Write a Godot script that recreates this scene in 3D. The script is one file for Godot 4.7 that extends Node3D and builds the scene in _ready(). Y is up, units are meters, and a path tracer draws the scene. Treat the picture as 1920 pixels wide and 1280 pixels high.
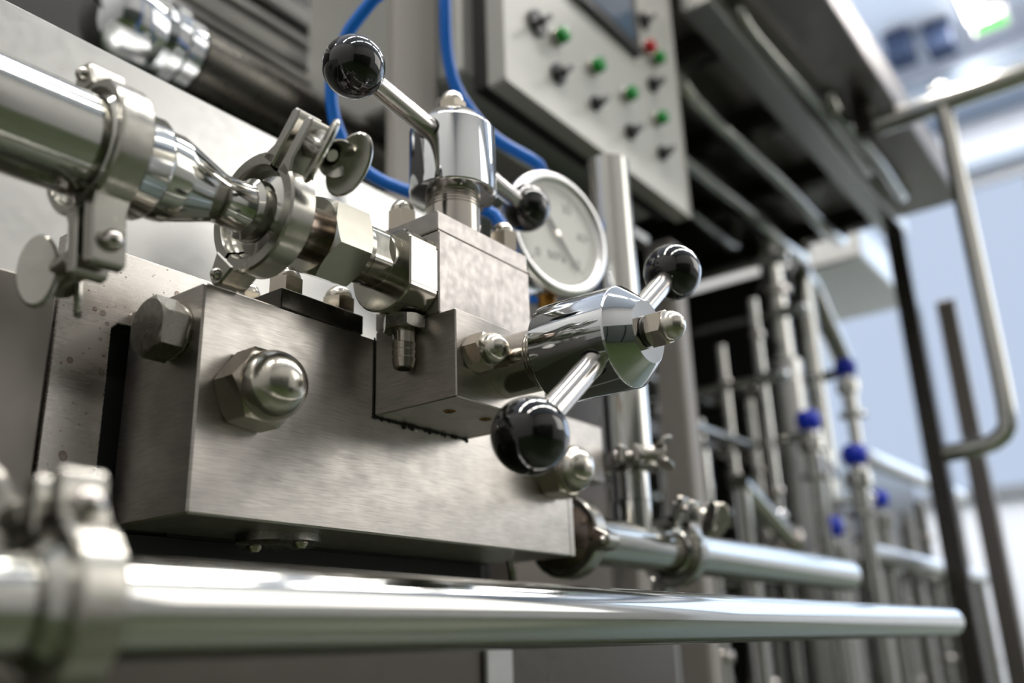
extends Node3D
# A steel high-pressure pump block with lever valves in a bright plant hall.

var M := {}

# ------------------------------------------------------------------ geometry
class Geo:
	var v := PackedVector3Array()
	var n := PackedVector3Array()
	var uv := PackedVector2Array()

	func tri(a: Vector3, b: Vector3, c: Vector3, na: Vector3, nb: Vector3, nc: Vector3, ua := Vector2.ZERO, ub := Vector2.ZERO, uc := Vector2.ZERO) -> void:
		var g := (b - a).cross(c - a)
		if g.length_squared() < 1e-20:
			return
		if g.dot(na + nb + nc) > 0.0:
			v.append_array([a, c, b]); n.append_array([na, nc, nb]); uv.append_array([ua, uc, ub])
		else:
			v.append_array([a, b, c]); n.append_array([na, nb, nc]); uv.append_array([ua, ub, uc])

	func quad(a: Vector3, b: Vector3, c: Vector3, d: Vector3, na: Vector3, nb: Vector3, nc: Vector3, nd: Vector3, ua := Vector2.ZERO, ub := Vector2.ZERO, uc := Vector2.ZERO, ud := Vector2.ZERO) -> void:
		tri(a, b, c, na, nb, nc, ua, ub, uc)
		tri(a, c, d, na, nc, nd, ua, uc, ud)

	# profile of (radius, height) turned round the local Y axis; goes up on the outside
	func lathe(p: Array, segs := 32, xf := Transform3D(), a0 := 0.0, a1 := TAU, smooth := 0.72) -> Geo:
		var k := p.size() - 1
		var sn := []
		for i in k:
			var d: Vector2 = p[i + 1] - p[i]
			sn.append(Vector2(d.y, -d.x).normalized() if d.length() > 1e-9 else Vector2(1, 0))
		var length := 0.0
		var closed: bool = p[0].distance_to(p[k]) < 1e-7
		for i in k:
			var n0: Vector2 = sn[i]
			var n1: Vector2 = sn[i]
			var before: Vector2 = sn[i - 1] if i > 0 else (sn[k - 1] if closed else sn[i])
			var after: Vector2 = sn[i + 1] if i < k - 1 else (sn[0] if closed else sn[i])
			if before.dot(sn[i]) > smooth: n0 = (before + sn[i]).normalized()
			if after.dot(sn[i]) > smooth: n1 = (after + sn[i]).normalized()
			var l2: float = length + p[i].distance_to(p[i + 1])
			for s in segs:
				var t0 := a0 + (a1 - a0) * s / segs
				var t1 := a0 + (a1 - a0) * (s + 1) / segs
				var c0 := Vector3(cos(t0), 0, sin(t0))
				var c1 := Vector3(cos(t1), 0, sin(t1))
				var A: Vector3 = xf * (c0 * p[i].x + Vector3.UP * p[i].y)
				var B: Vector3 = xf * (c1 * p[i].x + Vector3.UP * p[i].y)
				var C: Vector3 = xf * (c1 * p[i + 1].x + Vector3.UP * p[i + 1].y)
				var D: Vector3 = xf * (c0 * p[i + 1].x + Vector3.UP * p[i + 1].y)
				var bs := xf.basis
				quad(A, B, C, D, bs * (c0 * n0.x + Vector3.UP * n0.y), bs * (c1 * n0.x + Vector3.UP * n0.y), bs * (c1 * n1.x + Vector3.UP * n1.y), bs * (c0 * n1.x + Vector3.UP * n1.y),
					Vector2(float(s) / segs, length), Vector2(float(s + 1) / segs, length), Vector2(float(s + 1) / segs, l2), Vector2(float(s) / segs, l2))
			length = l2
		return self

	func cyl(r: float, y0: float, y1: float, xf := Transform3D(), segs := 28, b := 0.0008) -> Geo:
		return lathe([Vector2(0, y0), Vector2(r - b, y0), Vector2(r, y0 + b), Vector2(r, y1 - b), Vector2(r - b, y1), Vector2(0, y1)], segs, xf, 0.0, TAU, 0.8)

	func ball(r: float, c: Vector3, segs := 40, flat := 1.0) -> Geo:
		var p := []
		for i in 21:
			var t := -PI / 2 + PI * i / 20
			p.append(Vector2(max(cos(t), 0.0) * r, sin(t) * r * flat))
		return lathe(p, segs, Transform3D(Basis(), c), 0.0, TAU, 0.5)

	func ring(big: float, small: float, xf := Transform3D(), segs := 40, cs := 12) -> Geo:
		var p := []
		for i in cs + 1:
			var t := TAU * i / cs
			p.append(Vector2(big - cos(t) * small, -sin(t) * small))
		return lathe(p, segs, xf, 0.0, TAU, 0.3)

	# counter-clockwise outline in local XY, drawn out along Z from z0 to z1 with chamfered ends
	func prism(poly: PackedVector2Array, z0: float, z1: float, b := 0.001, xf := Transform3D(), smooth := 0.85) -> Geo:
		var k := poly.size()
		var en := []
		for i in k:
			var d := poly[(i + 1) % k] - poly[i]
			en.append(Vector2(d.y, -d.x).normalized())
		var inn := PackedVector2Array()
		for i in k:
			var a: Vector2 = en[(i + k - 1) % k]
			var m: Vector2 = (a + en[i]).normalized()
			inn.append(poly[i] - m * (b / maxf(m.dot(en[i]), 0.35)))
		var bs := xf.basis
		for i in k:
			var j := (i + 1) % k
			var e: Vector2 = en[i]
			var n0 := e
			var n1 := e
			if e.dot(en[(i + k - 1) % k]) > smooth: n0 = (e + en[(i + k - 1) % k]).normalized()
			if e.dot(en[j]) > smooth: n1 = (e + en[j]).normalized()
			var N0 := bs * Vector3(n0.x, n0.y, 0)
			var N1 := bs * Vector3(n1.x, n1.y, 0)
			var P := poly[i]
			var Q := poly[j]
			quad(xf * Vector3(P.x, P.y, z0 + b), xf * Vector3(Q.x, Q.y, z0 + b), xf * Vector3(Q.x, Q.y, z1 - b), xf * Vector3(P.x, P.y, z1 - b), N0, N1, N1, N0)
			if b > 0.0:
				for s in [[z0, z0 + b, -1.0], [z1, z1 - b, 1.0]]:
					var B0 := bs * Vector3(n0.x, n0.y, s[2]).normalized()
					var B1 := bs * Vector3(n1.x, n1.y, s[2]).normalized()
					quad(xf * Vector3(P.x, P.y, s[1]), xf * Vector3(Q.x, Q.y, s[1]), xf * Vector3(inn[j].x, inn[j].y, s[0]), xf * Vector3(inn[i].x, inn[i].y, s[0]), B0, B1, B1, B0)
		var t := Geometry2D.triangulate_polygon(inn)
		for i in range(0, t.size(), 3):
			for s in [[z0, -1.0], [z1, 1.0]]:
				var N := bs * Vector3(0, 0, s[1])
				tri(xf * Vector3(inn[t[i]].x, inn[t[i]].y, s[0]), xf * Vector3(inn[t[i + 1]].x, inn[t[i + 1]].y, s[0]), xf * Vector3(inn[t[i + 2]].x, inn[t[i + 2]].y, s[0]), N, N, N)
		return self

	# box given by two corners
	func box(lo: Vector3, hi: Vector3, b := 0.0012, xf := Transform3D()) -> Geo:
		var q := PackedVector2Array([Vector2(lo.x + b, lo.y), Vector2(hi.x - b, lo.y), Vector2(hi.x, lo.y + b), Vector2(hi.x, hi.y - b), Vector2(hi.x - b, hi.y), Vector2(lo.x + b, hi.y), Vector2(lo.x, hi.y - b), Vector2(lo.x, lo.y + b)])
		if b <= 0.0:
			q = PackedVector2Array([Vector2(lo.x, lo.y), Vector2(hi.x, lo.y), Vector2(hi.x, hi.y), Vector2(lo.x, hi.y)])
		return prism(q, lo.z, hi.z, b, xf, 0.95)

	# hexagon across flats af, height h along local Y, top (and bottom) edges turned off at 30 degrees
	func hex(af: float, h: float, xf := Transform3D(), both := false, hole := 0.0) -> Geo:
		var r := af / 2.0
		var rc := r * 0.985
		var bs := xf.basis
		for side in 6:
			var mid := side * PI / 3
			var N := bs * Vector3(cos(mid), 0, sin(mid))
			for s in 8:
				var f0 := -PI / 6 + PI / 3 * s / 8
				var f1 := -PI / 6 + PI / 3 * (s + 1) / 8
				var r0 := r / cos(f0)
				var r1 := r / cos(f1)
				var d0 := Vector3(cos(mid + f0), 0, sin(mid + f0))
				var d1 := Vector3(cos(mid + f1), 0, sin(mid + f1))
				var t0 := (r0 - rc) * 0.62
				var t1 := (r1 - rc) * 0.62
				var l0 := t0 if both else 0.0
				var l1 := t1 if both else 0.0
				quad(xf * (d0 * r0 + Vector3.UP * l0), xf * (d1 * r1 + Vector3.UP * l1), xf * (d1 * r1 + Vector3.UP * (h - t1)), xf * (d0 * r0 + Vector3.UP * (h - t0)), N, N, N, N)
				var up := bs * Vector3.UP
				for e in ([[h, 1.0, t0, t1], [0.0, -1.0, l0, l1]]):
					var y: float = e[0]
					var c0: Vector3 = bs * (d0 * 0.53 + Vector3.UP * 0.85 * e[1])
					var c1: Vector3 = bs * (d1 * 0.53 + Vector3.UP * 0.85 * e[1])
					quad(xf * (d0 * r0 + Vector3.UP * (y - e[1] * e[2])), xf * (d1 * r1 + Vector3.UP * (y - e[1] * e[3])), xf * (d1 * rc + Vector3.UP * y), xf * (d0 * rc + Vector3.UP * y), c0, c1, c1, c0)
					quad(xf * (d0 * rc + Vector3.UP * y), xf * (d1 * rc + Vector3.UP * y), xf * (d1 * hole + Vector3.UP * y), xf * (d0 * hole + Vector3.UP * y), up * e[1], up * e[1], up * e[1], up * e[1])
		return self

	# a round bar through points
	func tube(pts: Array, r: float, segs := 14, caps := true) -> Geo:
		var k := pts.size()
		var t: Vector3 = (pts[1] - pts[0]).normalized()
		var u := t.cross(Vector3.UP if absf(t.y) < 0.9 else Vector3.RIGHT).normalized()
		var us := []
		var ts := []
		for i in k:
			var tt: Vector3 = (pts[mini(i + 1, k - 1)] - pts[maxi(i - 1, 0)]).normalized()
			u = (u - tt * u.dot(tt)).normalized()
			us.append(u); ts.append(tt)
		for i in k - 1:
			var w0: Vector3 = ts[i].cross(us[i])
			var w1: Vector3 = ts[i + 1].cross(us[i + 1])
			for s in segs:
				var a := TAU * s / segs
				var b := TAU * (s + 1) / segs
				var A: Vector3 = us[i] * cos(a) + w0 * sin(a)
				var B: Vector3 = us[i] * cos(b) + w0 * sin(b)
				var C: Vector3 = us[i + 1] * cos(b) + w1 * sin(b)
				var D: Vector3 = us[i + 1] * cos(a) + w1 * sin(a)
				quad(pts[i] + A * r, pts[i] + B * r, pts[i + 1] + C * r, pts[i + 1] + D * r, A, B, C, D)
				if caps and i == 0: tri(pts[0], pts[0] + A * r, pts[0] + B * r, -ts[0], -ts[0], -ts[0])
				if caps and i == k - 2: tri(pts[k - 1], pts[k - 1] + D * r, pts[k - 1] + C * r, ts[k - 1], ts[k - 1], ts[k - 1])
		return self

	func mesh() -> ArrayMesh:
		var a := []
		a.resize(Mesh.ARRAY_MAX)
		a[Mesh.ARRAY_VERTEX] = v
		a[Mesh.ARRAY_NORMAL] = n
		a[Mesh.ARRAY_TEX_UV] = uv
		var m := ArrayMesh.new()
		m.add_surface_from_arrays(Mesh.PRIMITIVE_TRIANGLES, a)
		return m

func G() -> Geo:
	return Geo.new()

func aim(dir: Vector3, at := Vector3.ZERO, x_hint := Vector3.ZERO) -> Transform3D:   # local Y along dir
	var y := dir.normalized()
	var x := x_hint
	if x == Vector3.ZERO:
		x = Vector3.RIGHT if absf(y.x) < 0.9 else Vector3.UP
	x = (x - y * x.dot(y)).normalized()
	return Transform3D(Basis(x, y, x.cross(y)), at)

func smooth_path(pts: Array, n := 60) -> Array:
	var c := Curve3D.new()
	for i in pts.size():
		var t: Vector3 = (pts[mini(i + 1, pts.size() - 1)] - pts[maxi(i - 1, 0)]) / 6.0
		c.add_point(pts[i], -t, t)
	c.bake_interval = c.get_baked_length() / n
	return Array(c.get_baked_points())

# ------------------------------------------------------------------ nodes
var used := {}
func numbered(called: String) -> String:
	if not used.has(called):
		used[called] = 0
		return called
	used[called] += 1
	return "%s_%03d" % [called, used[called]]

func thing(called: String, label: String, category: String, at := Vector3.ZERO, group := "") -> Node3D:
	var o := Node3D.new()
	o.name = numbered(called)
	add_child(o)
	o.position = at
	tag(o, label, category, group)
	return o

func tag(o: Node3D, label: String, category: String, group := "") -> Node3D:
	o.set_meta("label", label)
	o.set_meta("category", category)
	if group: o.set_meta("group", group)
	return o

func obj(called: String, g: Geo, m: Material, parent: Node = self, label := "") -> MeshInstance3D:
	var o := MeshInstance3D.new()
	o.name = numbered(called) if parent == self else called
	o.mesh = g.mesh()
	o.material_override = m
	parent.add_child(o, true)
	if label: o.set_meta("label", label)
	return o

func struct(called: String, g: Geo, m: Material, parent: Node = self) -> MeshInstance3D:
	var o := obj(called, g, m, parent)
	if parent == self: o.set_meta("kind", "structure")
	return o

# ------------------------------------------------------------------ materials
func noise_tex(freq: float, lo: float, hi: float, seed_: int, kind := FastNoiseLite.TYPE_SIMPLEX_SMOOTH, octaves := 4, size := 512) -> NoiseTexture2D:
	var f := FastNoiseLite.new()
	f.noise_type = kind
	f.frequency = freq
	f.fractal_octaves = octaves
	f.seed = seed_
	var t := NoiseTexture2D.new()
	t.width = size; t.height = size
	t.seamless = true
	t.noise = f
	var g := Gradient.new()
	g.set_color(0, Color(lo, lo, lo)); g.set_color(1, Color(hi, hi, hi))
	t.color_ramp = g
	return t

func steel(color: Color, rough: float, rtex: Texture2D = null, scale := Vector3.ONE * 6.0, btex: Texture2D = null, bump := 0.0) -> StandardMaterial3D:
	var m := StandardMaterial3D.new()
	m.albedo_color = color
	m.metallic = 1.0
	m.roughness = rough
	if rtex:
		m.roughness_texture = rtex
		m.roughness_texture_channel = BaseMaterial3D.TEXTURE_CHANNEL_RED
	if btex:
		m.heightmap_enabled = true
		m.heightmap_texture = btex
		m.heightmap_scale = bump
	m.uv1_triplanar = true
	m.uv1_scale = scale
	return m

func paint(color: Color, rough := 0.5, metal := 0.0) -> StandardMaterial3D:
	var m := StandardMaterial3D.new()
	m.albedo_color = color
	m.roughness = rough
	m.metallic = metal
	return m

func glow(color: Color, energy: float) -> StandardMaterial3D:
	var m := StandardMaterial3D.new()
	m.albedo_color = Color(0.1, 0.1, 0.1)
	m.emission_enabled = true
	m.emission = color
	m.emission_energy_multiplier = energy
	return m

func materials() -> void:
	var blot := noise_tex(0.012, 0.55, 1.0, 3)
	var fine := noise_tex(0.06, 0.7, 1.0, 5, FastNoiseLite.TYPE_SIMPLEX_SMOOTH, 5)
	var lines := brushed_tex(7, 0.74, 0.35)
	var lines_rough := brushed_tex(9, 0.55, 0.5)
	var spots := spotted(8)
	M.block = steel(Color(0.83, 0.81, 0.785), 0.45, lines_rough, Vector3(6, 6, 6))
	M.block.albedo_texture = lines
	M.worn = steel(Color(0.73, 0.71, 0.695), 0.47, blot, Vector3(14, 14, 14))
	M.worn.albedo_texture = noise_tex(0.009, 0.90, 1.0, 21, FastNoiseLite.TYPE_SIMPLEX_SMOOTH, 4)
	M.slab = steel(Color(0.84, 0.82, 0.80), 0.36, lines_rough, Vector3(5, 5, 5))
	M.slab.albedo_texture = spots
	M.sheet = steel(Color(0.80, 0.80, 0.79), 0.38, fine, Vector3(2, 2, 2))
	M.sheet_dark = steel(Color(0.52, 0.50, 0.48), 0.42, fine, Vector3(2, 2, 2))
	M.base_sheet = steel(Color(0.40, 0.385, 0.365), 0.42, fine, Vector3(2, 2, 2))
	M.nut = steel(Color(0.70, 0.67, 0.62), 0.24, fine, Vector3(12, 12, 12))
	M.hexbolt = steel(Color(0.55, 0.54, 0.51), 0.34, blot, Vector3(16, 16, 16))
	M.dome = steel(Color(0.80, 0.78, 0.74), 0.20)
	M.dome.uv1_triplanar = false
	M.dome.anisotropy_enabled = true
	M.dome.anisotropy = 0.75
	M.chrome = steel(Color(0.86, 0.87, 0.88), 0.05)
	M.chrome.uv1_triplanar = false
	M.spindle = steel(Color(0.74, 0.72, 0.69), 0.17, fine, Vector3(10, 10, 10))
	M.rod = steel(Color(0.80, 0.78, 0.76), 0.16)
	M.tube = steel(Color(0.78, 0.78, 0.76), 0.12, fine, Vector3(7, 7, 7))
	M.bright = steel(Color(0.92, 0.92, 0.92), 0.28)
	M.rail = steel(Color(0.78, 0.78, 0.765), 0.085, fine, Vector3(7, 7, 7))
	M.cast = steel(Color(0.72, 0.71, 0.68), 0.30, blot, Vector3(14, 14, 14))
	M.fitting = steel(Color(0.70, 0.69, 0.65), 0.22, blot, Vector3(12, 12, 12))
	M.flat = steel(Color(0.86, 0.85, 0.84), 0.40, fine, Vector3(20, 20, 20))
	M.dark_steel = steel(Color(0.34, 0.33, 0.31), 0.38, blot, Vector3(8, 8, 8))
	M.bronze = steel(Color(0.52, 0.47, 0.43), 0.24, fine, Vector3(12, 12, 12))
	M.brass = steel(Color(0.62, 0.45, 0.20), 0.3, fine, Vector3(12, 12, 12))
	M.grease = paint(Color(0.045, 0.038, 0.03), 0.45)
	M.rubber = paint(Color(0.018, 0.018, 0.018), 0.6)
	M.ball = paint(Color(0.012, 0.012, 0.014), 0.07)
	M.ball.clearcoat_enabled = true
	M.ball.clearcoat = 0.6
	M.ball.clearcoat_roughness = 0.03
	M.blue_hose = paint(Color(0.0, 0.43, 0.82), 0.3)
	M.blue_knob = paint(Color(0.02, 0.19, 0.78), 0.35)
	M.box_paint = paint(Color(0.70, 0.70, 0.68), 0.42, 0.3)
	M.green = paint(Color(0.0, 0.58, 0.17), 0.25)
	M.red = paint(Color(0.75, 0.05, 0.06), 0.25)
	M.black = paint(Color(0.03, 0.03, 0.03), 0.4)
	M.screen = paint(Color(0.35, 0.42, 0.50), 0.12)
	M.dial = paint(Color(0.86, 0.87, 0.84), 0.5)
	M.rim_white = steel(Color(0.90, 0.90, 0.90), 0.28)
	M.print = paint(Color(0.015, 0.015, 0.015), 0.7)
	M.red_print = paint(Color(0.70, 0.12, 0.12), 0.6)
	M.white_frame = paint(Color(0.88, 0.88, 0.86), 0.4)
	M.plate_grey = steel(Color(0.62, 0.64, 0.62), 0.3)
	M.glass = paint(Color(1, 1, 1, 0.02), 0.02)
	M.glass.metallic_specular = 0.35
	M.glass.transparency = BaseMaterial3D.TRANSPARENCY_ALPHA
	M.wall = paint(Color(0.86, 0.88, 0.92), 0.7)
	M.wall_warm = paint(Color(0.60, 0.595, 0.585), 0.7)
	M.ceiling = paint(Color(0.86, 0.89, 0.94), 0.8)
	M.floor = paint(Color(0.19, 0.235, 0.12), 0.35)
	M.floor.albedo_texture = noise_tex(0.02, 0.85, 1.0, 31)
	M.floor.uv1_triplanar = true
	M.floor.uv1_scale = Vector3.ONE
	M.deck = steel(Color(0.58, 0.56, 0.55), 0.48, blot, Vector3(2, 2, 2))
	M.beam = paint(Color(0.52, 0.57, 0.64), 0.6)
	M.lamp = glow(Color(1.0, 0.98, 0.95), 9.0)
	M.lamp_case = paint(Color(0.8, 0.8, 0.8), 0.5)
	M.pane_cool = glow(Color(0.82, 0.89, 1.0), 0.55)
	M.pane_warm = glow(Color(1.0, 0.985, 0.96), 0.6)
	M.vent_blue = paint(Color(0.16, 0.22, 0.34), 0.5)
	M.frame_grey = paint(Color(0.45, 0.47, 0.50), 0.5)
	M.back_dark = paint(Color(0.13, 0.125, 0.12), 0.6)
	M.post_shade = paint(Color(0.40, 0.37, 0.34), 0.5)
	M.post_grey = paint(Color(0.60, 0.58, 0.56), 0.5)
	M.cabinet_dark = paint(Color(0.20, 0.22, 0.20), 0.5)
	M.exit_green = glow(Color(0.1, 0.75, 0.2), 1.2)

func brushed_tex(seed_: int, lo: float, cloud: float) -> ImageTexture:   # long fine strokes along the rows, with soft smudges
	var f := FastNoiseLite.new()
	f.seed = seed_
	f.frequency = 1.0
	f.fractal_octaves = 3
	var s := 512
	var im := Image.create(s, s, false, Image.FORMAT_L8)
	for y in s:
		var b := TAU * y / s
		for x in s:
			var a := TAU * x / s
			var stroke := f.get_noise_3d(cos(a) * 1.2, sin(a) * 1.2, y * 0.37)
			var soft := f.get_noise_3d(cos(a) * 0.8 + 40.0, sin(a) * 0.8, cos(b) * 1.1 + sin(b) * 0.7)
			var k := clampf(0.5 + 0.55 * stroke, 0.0, 1.0) * (1.0 - cloud) + clampf(0.5 + 0.7 * soft, 0.0, 1.0) * cloud
			var g := lerpf(lo, 1.0, k)
			im.set_pixel(x, y, Color(g, g, g))
	return ImageTexture.create_from_image(im)

func spotted(seed_: int) -> ImageTexture:      # bright sheet with rust-brown droplet spots
	var rng := RandomNumberGenerator.new()
	rng.seed = seed_
	var s := 512
	var im := Image.create(s, s, false, Image.FORMAT_RGB8)
	im.fill(Color(1, 1, 1))
	for i in 230:
		var c := Vector2(rng.randf() * s, rng.randf() * s)
		var r := 1.5 + pow(rng.randf(), 3.0) * 6.0
		var a := 0.35 + 0.5 * rng.randf()
		for y in range(int(c.y - r - 1), int(c.y + r + 2)):
			for x in range(int(c.x - r - 1), int(c.x + r + 2)):
				var d := Vector2(x, y).distance_to(c) / r
				if d < 1.0:
					var k := a * (0.55 + 0.45 * smoothstep(0.3, 0.9, d)) * (1.0 - smoothstep(0.9, 1.0, d))
					im.set_pixel(posmod(x, s), posmod(y, s), Color(1, 1, 1).lerp(Color(0.42, 0.34, 0.28), k))
	return ImageTexture.create_from_image(im)

# ------------------------------------------------------------------ builders
func cap_nut(label: String, base: Vector3, axis: Vector3, af: float, h: float, r: float, long := 1.0, turn := 0.0, parent: Node = self, group := "") -> Node3D:
	var t: Node3D
	if parent == self:
		t = thing("cap_nut", label, "cap nut", base, group)
	else:
		t = Node3D.new(); t.name = "cap_nut"; parent.add_child(t, true); t.position = base
	t.transform = aim(axis, base) * Transform3D(Basis(Vector3.UP, turn), Vector3.ZERO)
	obj("hexagon", G().hex(af, h, Transform3D(), true), M.nut, t)
	var p := [Vector2(0, h - 0.0005), Vector2(r, h - 0.0005), Vector2(r, h + r * 0.08)]
	for i in range(1, 17):
		var a := PI / 2 * i / 16
		p.append(Vector2(r * cos(a), h + r * 0.08 + r * long * sin(a)))
	obj("dome", G().lathe(p, 48), M.dome, t)
	return t

func lever_valve(label: String, base: Vector3, axis: Vector3, rod_dir: Vector3, nut_turn: float, lift := 0.0) -> void:
	var t := thing("lever_valve", label, "valve handle", base)
	t.transform = aim(axis, base, rod_dir)
	# threaded spindle sleeve
	var p := [Vector2(0, 0), Vector2(0.0235, 0), Vector2(0.0235, 0.034 + lift)]
	for i in 5:
		var y := 0.034 + lift + i * 0.0026
		p.append_array([Vector2(0.0235, y), Vector2(0.0224, y + 0.0007), Vector2(0.0224, y + 0.0012), Vector2(0.0235, y + 0.0019)])
	p.append_array([Vector2(0.0235, 0.05 + lift), Vector2(0, 0.05 + lift)])
	obj("spindle", G().lathe(p, 64), M.spindle, t)
	# chromed hub with a conical nose
	var up := Transform3D(Basis(), Vector3(0, lift, 0))
	obj("hub", G().lathe([Vector2(0.0225, 0.0475), Vector2(0.0352, 0.0475), Vector2(0.0362, 0.0479), Vector2(0.0370, 0.0490), Vector2(0.0370, 0.1085), Vector2(0.0368, 0.1095), Vector2(0.0360, 0.1105), Vector2(0.0232, 0.1244), Vector2(0.0222, 0.1250), Vector2(0.0, 0.1250)], 96, up, 0.0, TAU, 0.86), M.chrome, t)
	obj("washer", G().cyl(0.0105, 0.1248, 0.1275, up, 32, 0.0004), M.dark_steel, t)
	for s in [-1.0, 1.0]:
		var xf := Transform3D(Basis(Vector3(0, 0, 1), -s * PI / 2), Vector3(0, 0.0964 + lift, 0))
		obj("socket_ring", G().ring(0.0092, 0.0008, Transform3D(xf.basis, xf * Vector3(0, 0.0359, 0)), 32, 8), M.rubber, t)
		obj("lever_rod", G().cyl(0.0086, 0.030, 0.122, xf, 40, 0.0003), M.rod, t)
		var k := obj("ball_knob", G().ball(0.0235, Vector3.ZERO, 64), M.ball, t, "glossy black ball knob")
		k.position = xf * Vector3(0, 0.1355, 0)
	cap_nut("", Vector3(0, 0.1274 + lift, 0), Vector3.UP, 0.0228, 0.0122, 0.0106, 1.12, nut_turn, t)

func clamp_union(label: String, at: Transform3D, inner: float, outer: float, w: float, theta: float, wing_side: float, ear_r := 0.072, body: Node = null) -> Node3D:
	# local X is the pipe axis; the ears stand out at angle theta in the local ZY plane
	var t := thing("pipe_clamp", label, "pipe clamp")
	t.transform = at
	var lx := Transform3D(Basis(Vector3(0, 0, 1), -PI / 2), Vector3.ZERO)       # lathe axis Y -> X
	var e := Vector3(0, sin(theta), cos(theta))                                  # ear direction
	var b := Vector3(0, -cos(theta), sin(theta)) * wing_side                     # bolt direction, to the wing nut
	var prof := [Vector2(inner, -w / 2 + 0.004), Vector2(inner + 0.002, -w / 2), Vector2(outer - 0.0015, -w / 2), Vector2(outer, -w / 2 + 0.0015), Vector2(outer, w / 2 - 0.0015), Vector2(outer - 0.0015, w / 2), Vector2(inner + 0.002, w / 2), Vector2(inner, w / 2 - 0.004), Vector2(inner, -w / 2 + 0.004)]
	# lathe angle a runs from local X(lathe) to Z(lathe): lathe x -> -Y world-ish after turning
	var ang := func(d: Vector3) -> float: return atan2(d.z, -d.y)
	var a_e: float = ang.call(e)
	for s in [-1.0, 1.0]:
		var dirb: Vector3 = b * s
		var a_b: float = ang.call(dirb)
		var turn := wrapf(a_b - a_e, -PI, PI)
		var sg := signf(turn)
		obj("half_ring", G().lathe(prof, 40, lx, a_e + sg * 0.16, a_e + sg * (PI - 0.05)), M.cast, t)
		# ear of this half
		var base_basis := Basis(e, dirb, e.cross(dirb))
		var ear := PackedVector2Array([Vector2(inner + 0.002, 0.0035), Vector2(ear_r - 0.004, 0.0035), Vector2(ear_r, 0.0060), Vector2(ear_r, 0.0105), Vector2(ear_r - 0.003, 0.0125), Vector2(outer + 0.004, 0.0125), Vector2(outer - 0.004, 0.0165), Vector2(inner + 0.002, 0.0165)])
		obj("ear", G().prism(ear, -w / 2, w / 2, 0.0012, Transform3D(base_basis, Vector3.ZERO), 0.7), M.cast, t)
	# hinge opposite the ears
	var hb := Basis(-e, -b, e.cross(b))
	var boss := PackedVector2Array()
	for i in 12:
		var a := -PI / 2 + PI * i / 11
		boss.append(Vector2(outer + 0.007 + 0.0075 * cos(a), 0.0085 * sin(a)))
	boss.append(Vector2(outer - 0.005, 0.0125)); boss.append(Vector2(outer - 0.005, -0.0125))
	obj("hinge", G().prism(boss, -w / 2 - 0.001, w / 2 + 0.001, 0.0015, Transform3D(hb, Vector3.ZERO), 0.7), M.cast, t)
	var pin_at := -e * (outer + 0.007)
	obj("hinge_pin", G().ball(0.0042, pin_at + Vector3(-w / 2 - 0.001, 0, 0), 20).ball(0.0042, pin_at + Vector3(w / 2 + 0.001, 0, 0), 20), M.rod, t)
	# swing bolt and wing nut
	var bolt_r := ear_r - 0.013
	var bx := aim(b, e * bolt_r, Vector3.RIGHT)
	obj("bolt", G().cyl(0.0042, -0.016, 0.034, bx, 20, 0.0004).ball(0.0062, bx * Vector3(0, -0.015, 0), 20), M.rod, t)
	var wn := Node3D.new(); wn.name = "wing_nut"; t.add_child(wn, true)
	wn.transform = bx
	obj("hub", G().lathe([Vector2(0.0046, 0.0135), Vector2(0.0094, 0.0135), Vector2(0.0100, 0.0143), Vector2(0.0088, 0.0250), Vector2(0.0100, 0.0320), Vector2(0.0128, 0.0390), Vector2(0.0120, 0.0400), Vector2(0.0090, 0.0370), Vector2(0.0046, 0.0300), Vector2(0.0046, 0.0135)], 32), M.cast, wn)
	for s in [-1.0, 1.0]:
		# local X of bx is the pipe axis; the wings spread to both sides of the bolt
		var oval := PackedVector2Array()
		for i in 28:
			var a := TAU * i / 28
			oval.append(Vector2(0.0220 * cos(a), 0.0125 * sin(a)))
		var wdir := Vector3(s * 0.50, 0.866, 0).normalized()
		var along := Vector3(0, 0, 1)
		var nn := along.cross(wdir)
		var wx := Transform3D(Basis(along, wdir, nn), Vector3(s * 0.0095, 0.0345, 0) + wdir * 0.004)
		obj("wing", G().prism(oval, -0.0021, 0.0021, 0.0012, wx, 0.8), M.cast, wn)
	return t

func ferrule_pair(t: Node3D, xf: Transform3D, r: float, w: float) -> void:
	obj("ferrule", G().lathe([Vector2(0, -w), Vector2(r, -w), Vector2(r, w), Vector2(0, w)], 40, xf), M.tube, t)

func hose_line(called: String, label: String, pts: Array, r: float, m: Material) -> void:
	tag(obj(called, G().tube(smooth_path(pts), r, 16), m), label, "hose")

func slim_valve(label: String, at: Vector3, dir: Vector3, knob: float) -> void:
	var t := thing("sample_valve", label, "valve", at)
	var xf := aim(dir, Vector3.ZERO)
	obj("body", G().lathe([Vector2(0, -0.13), Vector2(0.040, -0.13), Vector2(0.040, -0.120), Vector2(0.022, -0.115), Vector2(0.022, -0.06), Vector2(0.034, -0.055), Vector2(0.034, -0.022), Vector2(0.014, -0.016), Vector2(0.014, 0.0), Vector2(0, 0.0)], 24, xf), M.tube, t)
	var p := [Vector2(0, -0.002), Vector2(knob * 0.7, -0.002), Vector2(knob, knob * 0.35), Vector2(knob, knob * 1.1), Vector2(knob * 0.75, knob * 1.5), Vector2(0, knob * 1.6)]
	obj("handle", G().lathe(p, 20, xf), M.blue_knob, t, "blue handle")
	var foot := xf * Vector3(0, -0.128, 0)
	obj("riser", G().tube([foot, foot + Vector3(0, -0.05, 0), Vector3(foot.x, -at.y, foot.z)], 0.018, 18), M.tube, t)

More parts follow.
